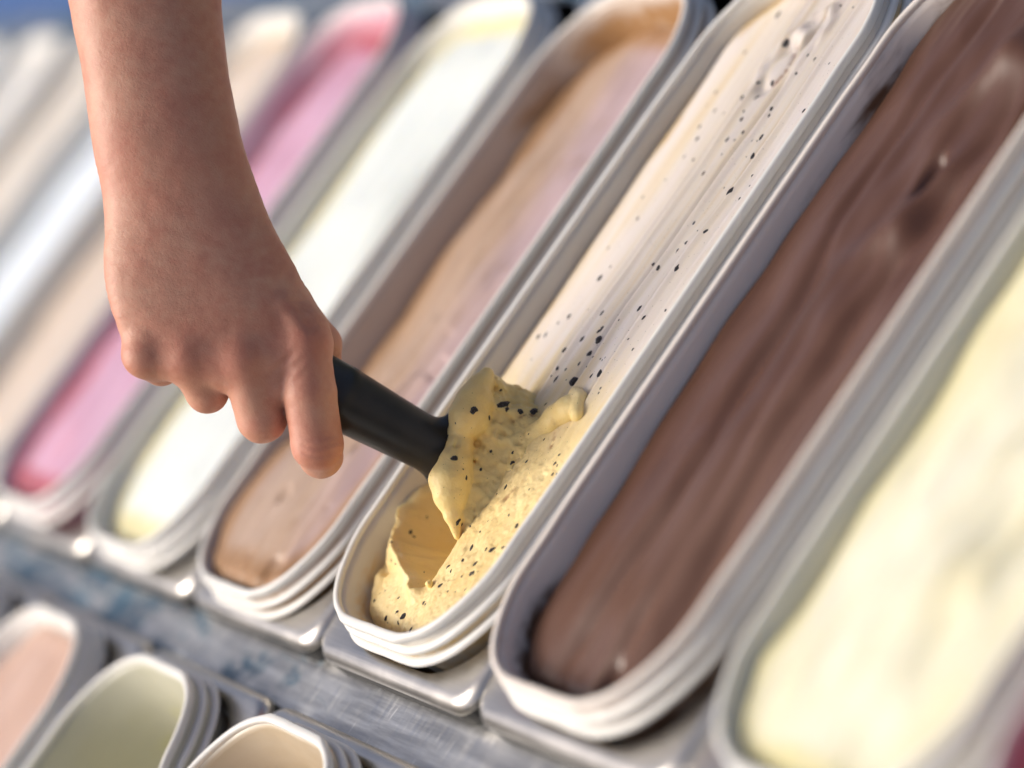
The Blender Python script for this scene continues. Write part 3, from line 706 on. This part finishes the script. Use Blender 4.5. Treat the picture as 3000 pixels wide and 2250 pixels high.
CHIPS = [(0,16.2,30.3,-11.4,-0.11,0.26,0.96,1.18),(0,12.6,21.1,-11.3,-0.26,0.1,0.96,0.91),(0,0.6,13.2,-12.6,0.35,-0.06,0.93,1.44),(0,-1.7,9.8,-13.4,0.16,-0.4,0.9,0.91),(0,-17.1,10.2,-14.3,0.13,-0.56,0.82,0.91),(0,-6.2,13.6,-12.0,-0.23,0.07,0.97,1.04),(0,13.9,8.7,-12.7,0.09,-0.19,0.98,0.78),(0,20.2,50.5,-11.4,0.14,-0.01,0.99,0.91),(0,21.7,43.6,-10.7,0.41,0.1,0.91,0.78),(0,31.5,44.4,-11.9,0.02,0.16,0.99,0.91),(0,35.1,39.3,-11.0,-0.21,-0.0,0.98,1.04),(0,37.0,39.9,-10.8,0.07,-0.13,0.99,0.65),(0,37.7,51.8,-11.7,-0.01,-0.06,1.0,1.31),(0,29.2,36.9,-11.1,-0.06,0.04,1.0,0.52),(0,16.9,37.8,-11.3,0.16,-0.36,0.92,0.52),(0,21.4,32.8,-10.9,-0.19,-0.18,0.97,0.39),(0,43.2,65.0,-12.2,0.15,-0.09,0.98,1.18),(1,5.7,57.5,-6.4,0.96,-0.17,-0.23,1.18),(1,4.2,58.0,-9.1,0.76,0.07,-0.65,0.65),(0,18.4,63.7,-11.6,-0.02,0.09,1.0,0.33),(0,8.6,59.0,-10.7,0.33,-0.08,0.94,0.26),(0,-40.4,40.3,-6.2,-0.15,-0.35,0.92,0.65),(0,-40.2,34.4,-11.2,-0.19,-0.53,0.83,0.65),(0,-47.9,50.5,-14.3,0.88,0.33,0.35,0.78),(0,-46.6,49.6,-16.2,0.68,0.62,0.4,0.65),(0,-52.4,60.8,-18.6,0.76,0.49,0.43,0.65),(0,14.5,20.7,-11.4,0.04,-0.02,1.0,0.39),(0,19.0,58.0,-11.2,0.04,0.09,0.99,0.65),(0,32.6,51.8,-11.6,0.25,-0.04,0.97,0.59),(0,46.4,54.3,-11.2,-0.13,0.17,0.98,0.46),(0,39.6,41.1,-11.0,0.33,0.16,0.93,0.46),(0,32.5,29.8,-11.3,0.05,-0.04,1.0,0.39),(0,26.4,29.0,-11.0,0.08,0.05,1.0,0.33),(0,-15.0,8.8,-15.2,-0.19,-0.5,0.85,0.39),(0,-34.0,15.3,-12.6,0.35,0.05,0.94,0.52),(0,-28.3,187.1,-10.9,-0.01,0.0,1.0,1.31),(0,37.1,194.3,-8.7,0.4,0.01,0.92,1.18),(0,-31.8,165.7,-10.8,0.06,0.0,1.0,0.91),(0,-37.0,161.8,-10.5,0.0,-0.0,1.0,0.65),(0,-41.4,155.3,-10.7,-0.1,-0.0,0.99,0.91),(0,-48.3,153.9,-11.3,0.04,0.0,1.0,0.91),(0,-2.0,168.9,-9.6,0.01,0.01,1.0,1.18),(0,6.8,161.4,-9.7,0.11,-0.02,0.99,1.04),(0,5.5,159.6,-9.7,0.0,-0.02,1.0,0.78),(0,-3.6,155.2,-9.6,0.07,-0.02,1.0,1.18),(0,9.5,155.8,-10.1,0.34,-0.02,0.94,1.31),(0,-14.6,148.8,-10.5,0.37,-0.03,0.93,0.98),(0,9.4,149.0,-10.4,0.34,-0.04,0.94,0.98),(0,6.8,143.0,-10.2,0.15,-0.02,0.99,0.78),(0,15.9,142.1,-9.9,-0.17,-0.04,0.98,0.52),(0,-0.6,139.3,-10.0,0.07,-0.02,1.0,0.78),(0,-7.1,138.7,-9.4,0.27,-0.06,0.96,0.78),(0,-3.5,134.3,-10.1,-0.1,-0.03,0.99,1.18),(0,-7.9,134.6,-9.4,0.15,-0.06,0.99,0.52),(0,10.2,135.0,-11.6,0.67,-0.04,0.74,1.57),(0,29.4,140.3,-10.3,0.23,-0.05,0.97,1.18),(0,22.9,138.4,-10.8,-0.14,-0.06,0.99,0.78),(0,37.2,168.7,-9.0,0.43,-0.02,0.9,0.91),(0,44.1,153.5,-9.9,0.15,-0.0,0.99,0.65),(0,38.7,133.2,-10.3,0.17,-0.06,0.98,0.2),(0,39.9,100.3,-11.4,0.1,0.14,0.98,0.65),(0,40.5,96.1,-11.7,0.49,0.0,0.87,0.59),(0,42.3,95.8,-12.2,-0.01,0.15,0.99,0.52),(0,43.2,91.4,-12.4,0.17,0.03,0.98,0.65),(0,9.9,196.6,-10.9,0.59,-0.01,0.81,0.65),(1,2.4,99.6,15.5,0.91,0.18,0.37,1.7),(1,2.6,78.5,10.2,0.83,0.17,0.53,1.31),(1,0.4,101.7,6.7,0.66,0.44,-0.61,0.91),(1,-2.4,110.5,4.2,0.56,0.47,0.68,1.57),(1,-0.0,109.5,2.1,0.91,0.22,0.35,0.91),(1,1.6,112.2,-3.1,0.85,0.51,0.12,1.04),(1,3.4,115.2,-7.0,0.83,0.05,0.55,1.18),(1,12.5,109.2,-7.9,0.14,0.09,0.99,0.91),(1,11.8,104.7,-7.4,0.55,-0.66,0.51,0.78),(1,0.1,91.2,-2.7,0.33,-0.09,0.94,0.91),(1,9.1,94.7,-7.3,0.59,-0.13,0.8,0.65),(0,19.0,93.8,-10.6,0.15,0.03,0.99,0.65),(1,10.9,91.0,-9.1,0.66,0.41,0.63,0.78),(1,1.7,82.0,-3.0,0.86,0.06,0.51,0.52),(0,14.9,80.2,-11.1,0.09,-0.17,0.98,1.04),(1,5.4,74.5,1.9,0.88,0.34,-0.34,0.65),(1,-2.4,91.3,16.8,0.36,-0.7,0.61,0.52),(1,-9.1,86.2,13.5,-0.16,-0.54,0.83,0.78),(1,-8.1,116.0,6.0,0.93,-0.33,0.18,0.59),(0,20.4,105.3,-10.7,-0.07,-0.03,1.0,0.26),(1,5.0,76.6,5.1,0.91,0.41,0.05,0.33),(0,-32.1,334.9,-10.9,-0.15,-0.01,0.99,1.18),(0,-5.3,317.0,-10.1,0.71,-0.35,0.61,1.18),(0,44.4,304.2,-9.9,0.0,-0.02,1.0,0.59),(0,2.9,295.8,-11.8,0.18,-0.29,0.94,0.91),(0,-0.3,287.8,-11.3,0.09,0.27,0.96,1.04),(0,-12.1,287.1,-10.9,0.34,0.0,0.94,0.91),(0,-6.5,295.3,-10.4,0.54,0.23,0.81,0.91),(0,-39.7,290.5,-10.8,0.04,0.01,1.0,0.65),(0,48.6,279.3,-10.6,0.1,-0.0,1.0,0.78),(0,-27.9,279.9,-10.3,-0.06,-0.01,1.0,0.78),(0,1.3,274.6,-10.3,0.02,0.03,1.0,0.91),(0,20.2,280.6,-10.6,0.34,-0.01,0.94,0.91),(0,-32.0,271.0,-10.5,0.03,-0.0,1.0,0.78),(0,-26.4,264.0,-10.4,0.04,-0.01,1.0,0.91),(0,1.3,263.6,-10.3,-0.0,-0.03,1.0,0.78),(0,9.4,267.8,-10.8,0.16,0.0,0.99,0.78),(0,27.1,265.6,-11.2,-0.07,0.01,1.0,1.04),(0,30.5,255.7,-11.2,0.25,0.01,0.97,1.04),(0,-27.3,254.1,-10.5,0.0,-0.01,1.0,0.65),(0,-17.3,252.6,-10.6,0.05,0.0,1.0,0.65),(0,4.8,255.7,-10.5,0.04,-0.0,1.0,0.52),(0,-0.0,245.2,-10.7,-0.02,-0.0,1.0,0.78),(0,35.8,235.8,-9.4,0.03,0.04,1.0,1.18),(0,42.1,244.9,-10.9,0.01,0.03,1.0,0.33),(0,45.8,239.6,-10.9,-0.09,0.05,0.99,0.33),(0,21.0,219.1,-10.8,0.15,-0.01,0.99,0.65),(0,27.2,208.1,-10.0,-0.18,0.03,0.98,0.91)]
for i, (oncurl, x, y, z, nx, ny, nz, r) in enumerate(CHIPS):
    par = CURL if oncurl else VAN
    o = bpy.data.objects.new('chocolate_chip', CHM[i % 8]); COL.objects.link(o); o.parent = par
    nrm = Vector((nx, ny, nz)).normalized(); rr = max(r, .45) * .00128
    old = y > 125
    t = Vector((random.gauss(0, .25), 1, 0)) if old else Vector((random.gauss(0, .6), 1, random.gauss(0, .4)))
    t = (t - nrm * t.dot(nrm)).normalized(); b_ = nrm.cross(t)
    el = random.uniform(1.15, 1.7) if (old or random.random() < .6) else 1.0
    R3 = Matrix((b_, t, nrm)).transposed().to_4x4()
    loc = Vector((x * .001 - VX, y * .001 - VY, z * .001)) - nrm * rr * random.uniform(.18, .42)
    o.matrix_local = Matrix.Translation(loc) @ R3 @ Matrix.Diagonal((rr * random.uniform(.75, 1.0), rr * el, rr, 1))
for i in range(200):                                   # small flecks all along the tub
    a, b_i = random.randrange(vx.shape[0]), random.randrange(30, vx.shape[1] - 6)
    p = Vector((vx[a, b_i], vy[a, b_i], vz[a, b_i]))
    if p.z < -.019 or p.y > .335 or (i > 80 and (p.y < .12 or noise2(np.array([p.x * 45]), np.array([p.y * 22]), 77)[0] < .05)): continue
    rr = random.choice((.0004, .0006, .0007, .0009, .0012) if i > 80 else (.0004, .0005, .0006, .0008))
    o = bpy.data.objects.new('chocolate_chip', CHM[i % 8]); COL.objects.link(o); o.parent = VAN
    o.matrix_local = Matrix.Translation(p - Vector((0, 0, rr * .25))) @ Matrix.Rotation(random.gauss(0, .4), 4, 'Z') @ Matrix.Diagonal((rr * .8, rr * random.uniform(1, 1.7), rr, 1))
crm = bmesh.new(); bmesh.ops.create_icosphere(crm, subdivisions=3, radius=.0016)
for v_ in crm.verts: v_.co *= 1 + .2 * mnoise.noise(v_.co * 900)
cme = bpy.data.meshes.new('ice_cream_crumb'); crm.to_mesh(cme); crm.free(); cme.polygons.foreach_set('use_smooth', [True] * len(cme.polygons))
link('ice_cream_crumb', cme, CURL.data.materials[0], VAN, (.0086 - VX, .0293 - VY, -.0102))


# ------------------------------------------------------------------ hand, forearm and the scoop it holds (modelled in hand units of 0.19 mm, rigidly placed)
S_ = .00019062; D0 = 1.265
RT = ROW.T
O_ = CAM + RT @ (np.array([(550 * 1.35624 - 1500) / 9000, (600 * 1.35624 - 1125) / 9000, 1]) * D0)
def to_world(V):                                     # hand units (x right, y down the hand, z towards the viewer side) -> metres
    L = np.stack([(V[:, 0] - 550) * S_, (V[:, 1] - 600) * S_, -V[:, 2] * S_], 1)
    return O_ + L @ ROW
def cp(u, v, z):
    k = 1 - z * S_ / D0
    return (1106 + (u - 1106) * k, 829.5 + (v - 829.5) * k, z)
def chain(G, pts, k=None):
    d = None
    for (a, ra), (b, rb) in zip(pts, pts[1:]):
        w = round_cone(G, cp(*a), cp(*b), ra, rb); d = w if d is None else (np.minimum(d, w) if k is None else smin(d, w, k))
    return d
def person_mesh():
    lo = np.array([60, -420, -330], np.float32); hi = (780, 1060, 60); h = 4.5
    G = grid(lo, hi, h); U, V, Z = G[..., 0], G[..., 1], G[..., 2]
    #        v    left  right top  half thickness
    prof = np.array([(-500, 40, 470, -2, 165), (-150, 105, 463, -2, 145), (0, 131, 466, 0, 128), (90, 152, 475, 0, 120), (190, 170, 491, 2, 112), (290, 184, 511, 6, 106), (350, 194, 531, 3, 102), (400, 206, 548, -3, 96),
                     (440, 214, 562, -4, 92), (480, 214, 581, -2, 88), (520, 213, 603, 2, 86), (600, 219, 645, 8, 84), (680, 237, 689, 10, 80), (740, 259, 710, 4, 76), (790, 284, 716, -8, 70), (900, 300, 716, -30, 60)], float)
    vs = V[0, :, 0]; P_ = [np.interp(vs, prof[:, 0], prof[:, i]) for i in range(1, 5)]
    kern = np.exp(-np.arange(-8, 9) ** 2 / 18.0); kern /= kern.sum()
    P_ = [np.convolve(np.pad(p, 8, mode='edge'), kern, 'valid') for p in P_]
    xl, xr, zt, th = [p[None, :, None] for p in P_]
    xc = (xl + xr) / 2; a = (xr - xl) / 2; zc = zt - th
    # the back of the hand falls away towards the thumb side
    tilt = sstep(420, 640, V) * np.clip((U - xc) / a, -1, 1)
    zz = Z - zc + 12 * tilt * np.abs(tilt)
    e = 2.25
    f = (np.abs((U - xc) / a) ** e + np.abs(zz / th) ** e) ** (1 / e)
    d = (f - 1) * np.minimum(a, th)
    d = -smin(-d, -(V - 792), 22)                    # end of the metacarpals
    box_ = (slice(None), slice(int((560 - lo[1]) / h), None), slice(None))
    Gs = G[box_]; ds = d[box_]
    ds = smin(ds, round_cone(Gs, cp(309, 768, -44), cp(316, 742, -50), 39, 40), 22)
    for kx, ky, kz, r in ((404, 766, -37, 46), (521, 770, -30, 49), (656, 738, -46, 52)):
        ds = smin(ds, round_cone(Gs, cp(kx, ky, kz - 8), cp(kx - 3, ky - 14, kz - 14), r - 2, r - 5), 34)
    ds = smin(ds, chain(Gs, [((340, 778, -62), 36), ((398, 788, -54), 38), ((490, 806, -50), 42), ((600, 828, -58), 46), ((640, 820, -60), 46)], 10), 12)
    ds = smin(ds, chain(Gs, [((314, 770, -54), 40), ((405, 776, -46), 46), ((522, 780, -42), 51), ((648, 766, -54), 52)], 14), 26)
    # tendons
    ds = smin(ds, round_cone(Gs, cp(612, 655, -30), cp(660, 735, -12), 13, 15), 22)
    fingers = [
        [((312, 774, -46), 43), ((348, 792, -104), 41.5), ((362, 764, -196), 36), ((392, 690, -240), 32)],
        [((407, 778, -40), 47), ((448, 846, -92), 47.5), ((456, 836, -178), 41), ((470, 752, -236), 36)],
        [((526, 784, -36), 54), ((566, 903, -76), 55), ((570, 890, -176), 46), ((572, 800, -238), 40)],
        [((658, 752, -46), 57), ((669, 850, -42), 59), ((685, 960, -50), 57), ((693, 986, -122), 48), ((676, 930, -206), 43), ((660, 880, -238), 40)],
    ]
    fd = [chain(Gs, f_, 7) for f_ in fingers]
    for q in fd: ds = smin(ds, q, 13) if q is not fd[3] else smin(ds, q, 6)
    # crease lines over the index joint
    th_ = chain(Gs, [((560, 560, -120), 50), ((630, 655, -168), 44), ((696, 742, -196), 41), ((706, 820, -232), 36), ((690, 900, -262), 33)], 14)
    ds = smin(ds, th_, 14)
    Us, Vs, Zs = Gs[..., 0], Gs[..., 1], Gs[..., 2]
    front = sstep(-75, -30, Zs)
    for off, amp, sg in ((948, 1.6, 5), (966, 2.4, 5), (984, 2.0, 5.5)):
        ds = ds + front * amp * np.exp(-((Vs - off + .004 * (Us - 690) ** 2 - 3 * np.sin(Us * .07 + off)) / sg) ** 2) * sstep(52, 30, np.abs(Us - 690))
    fan = front * sstep(60, 20, np.hypot(Us - 622, Vs - 792)) * np.sin((Us * .55 + Vs * .62) * .30)
    ds = ds + 1.1 * fan
    d[box_] = ds
    d += 1.0 * fbm3(G * .001, 14, 3, 3)
    d += .35 * fbm3(np.stack([U * .001, V * .003, Z * .001], -1), 40, 8, 2)
    for ax in range(3):
        for e_ in (0, -1):
            s = [slice(None)] * 3; s[ax] = e_; d[tuple(s)] = 9
    return surface_net(d.astype(np.float32), lo, h)
hv, hq = person_mesh()
hq = hq[:, ::-1]
def skin_mat():
    m = mat('skin', (.60, .36, .25), .46, .42, sss=.22, sssr=(1, .35, .18), sscale=.004); k = NB(m)
    n1 = k.noise(k.coord((55, 55, 55)), 1, 5, .6); n2 = k.noise(k.coord((240, 240, 240)), 1, 5, .65)
    v = k.math('ADD', k.math('MULTIPLY', n1, .6), k.math('MULTIPLY', n2, .4))
    c = k.ramp(v, [(.34, (.52, .215, .145)), (.5, (.575, .28, .19)), (.66, (.61, .335, .23))])
    att = k.n('ShaderNodeAttribute', attribute_name='flush')
    c = k.mix(k.math('MULTIPLY', att.outputs['Fac'], .6), c, (.50, .17, .11))
    k.color(c)
    pores = k.noise(k.coord((1500, 1500, 1500)), 1, 3, .6); lines = k.noise(k.coord((420, 900, 700), (.3, .2, .5)), 1, 4, .7)
    k.normal(k.bump(lines, .30, .0007, k.bump(pores, .30, .0005)))
    k.rough(k.math('ADD', k.math('MULTIPLY', n2, .2), .36))
    return m
me = quick_mesh('person_body', to_world(hv) - O_, hq)
fl = np.zeros(len(hv))
for u, v, z, r, a in ((309, 770, -20, 55, .6), (404, 770, 0, 55, .7), (521, 775, 15, 60, .8), (656, 745, 0, 70, .9), (690, 975, -30, 60, 1.0), (420, 330, 0, 120, .25), (230, 370, -40, 80, .5)):
    fl = np.maximum(fl, a * np.exp(-((hv - np.array([u, v, z])) ** 2).sum(1) / r ** 2))
at = me.attributes.new('flush', 'FLOAT', 'POINT'); at.data.foreach_set('value', fl.astype(np.float32))
PERSON = empty('person', tuple(O_)); tag(PERSON, 'bare forearm and right hand closed round the black scoop handle', 'person')
link('body', me, skin_mat(), PERSON)
# fine fair hairs on the forearm
def hairs():
    tri = np.vstack([hq[:, [0, 1, 2]], hq[:, [0, 2, 3]]]); a, b_, c = hv[tri[:, 0]], hv[tri[:, 1]], hv[tri[:, 2]]
    cen = (a + b_ + c) / 3; nn = np.cross(b_ - a, c - a); nn /= np.linalg.norm(nn, axis=1)[:, None] + 1e-9
    ok = np.where((cen[:, 1] < 470) & (nn[:, 2] > -.3))[0]
    pick = np.random.default_rng(4).choice(ok, 520, replace=False)
    r = np.random.default_rng(5); V = []; F = []
    for i in pick:
        p = cen[i]; n = nn[i]; dr = np.array([r.normal(.05, .22), 1, 0]); dr -= n * (dr @ n); dr /= np.linalg.norm(dr)
        s = np.cross(n, dr); L = r.uniform(16, 36); wd = r.uniform(.30, .55); b0 = len(V)
        for t in (0, .5, 1):
            q = p + dr * L * t + n * (.4 + 7 * t * (1 - .45 * t)); ww = wd * (1 - .8 * t)
            V += [q - s * ww, q + s * ww, q + n * ww]
        for t in (0, 1):
            o_ = b0 + 3 * t
            for e1, e2 in ((0, 1), (1, 2), (2, 0)): F.append((o_ + e1, o_ + e2, o_ + 3 + e2, o_ + 3 + e1))
    return mesh('arm_hair', to_world(np.array(V)) - O_, F)
hh = link('arm_hair', hairs(), mat('fair_hair', (.75, .52, .28), .35, .5), PERSON); hh['kind'] = 'stuff'
# scoop
def scoop():
    lo = np.array([380, 640, -300], np.float32); hi = (1110, 1130, -60); h = 4.0
    G = grid(lo, hi, h)
    hd = chain(G, [((430, 694, -152), 62), ((640, 806, -160), 74), ((735, 858, -168), 73), ((966, 984, -216), 57)], 3)
    # spade blade seen edge on behind the curl
    bl = None
    B = [((1024, 836, -222), 14), ((994, 886, -218), 17), ((970, 940, -218), 20), ((950, 1000, -220), 17), ((946, 1044, -224), 14)]
    for (a, ra), (b, rb) in zip(B, B[1:]):
        w = round_cone(G, cp(*a), cp(*b), ra, rb); bl = w if bl is None else smin(bl, w, 8)
    for a, b in zip(B, [((1062, 880, -232), 9), ((1050, 930, -230), 9), ((1040, 985, -228), 9), ((1022, 1040, -228), 9), ((1005, 1075, -230), 9)]):
        bl = smin(bl, round_cone(G, cp(*a[0]), cp(*b[0]), a[1] * .8, b[1]), 14)
    d = smin(hd, bl, 46)
    for ax in range(3):
        for e_ in (0, -1):
            s = [slice(None)] * 3; s[ax] = e_; d[tuple(s)] = 9
    v, q = surface_net(d, lo, h)
    return v, q[:, ::-1]
sv, sq = scoop()
HANDLE_END = to_world(np.array([cp(950, 970, -172)]))[0]
SC = empty('ice_cream_scoop', tuple(HANDLE_END)); tag(SC, 'black plastic ice cream scoop pushed into the chocolate chip vanilla', 'scoop')
M_black = mat('black_plastic', (.012, .012, .013), .34, .5); k = NB(M_black)
n = k.noise(k.coord((60, 60, 60)), 1, 6, .65); k.rough(k.math('ADD', k.math('MULTIPLY', n, .22), .24))
k.color(k.ramp(n, [(.35, (.010, .010, .011)), (.75, (.022, .021, .020))]))
k.normal(k.bump(k.noise(k.coord((900, 900, 900)), 1, 3), .08, .0004))
cut = sv[sq].mean(1)[:, 0] > 985
def sub(mask, name):
    q = sq[mask]; ids, inv = np.unique(q.ravel(), return_inverse=True)
    return quick_mesh(name, to_world(sv[ids]) - HANDLE_END, inv.reshape(-1, 4))
link('handle', sub(~cut, 'handle'), M_black, SC); link('blade', sub(cut, 'blade'), M_black, SC)
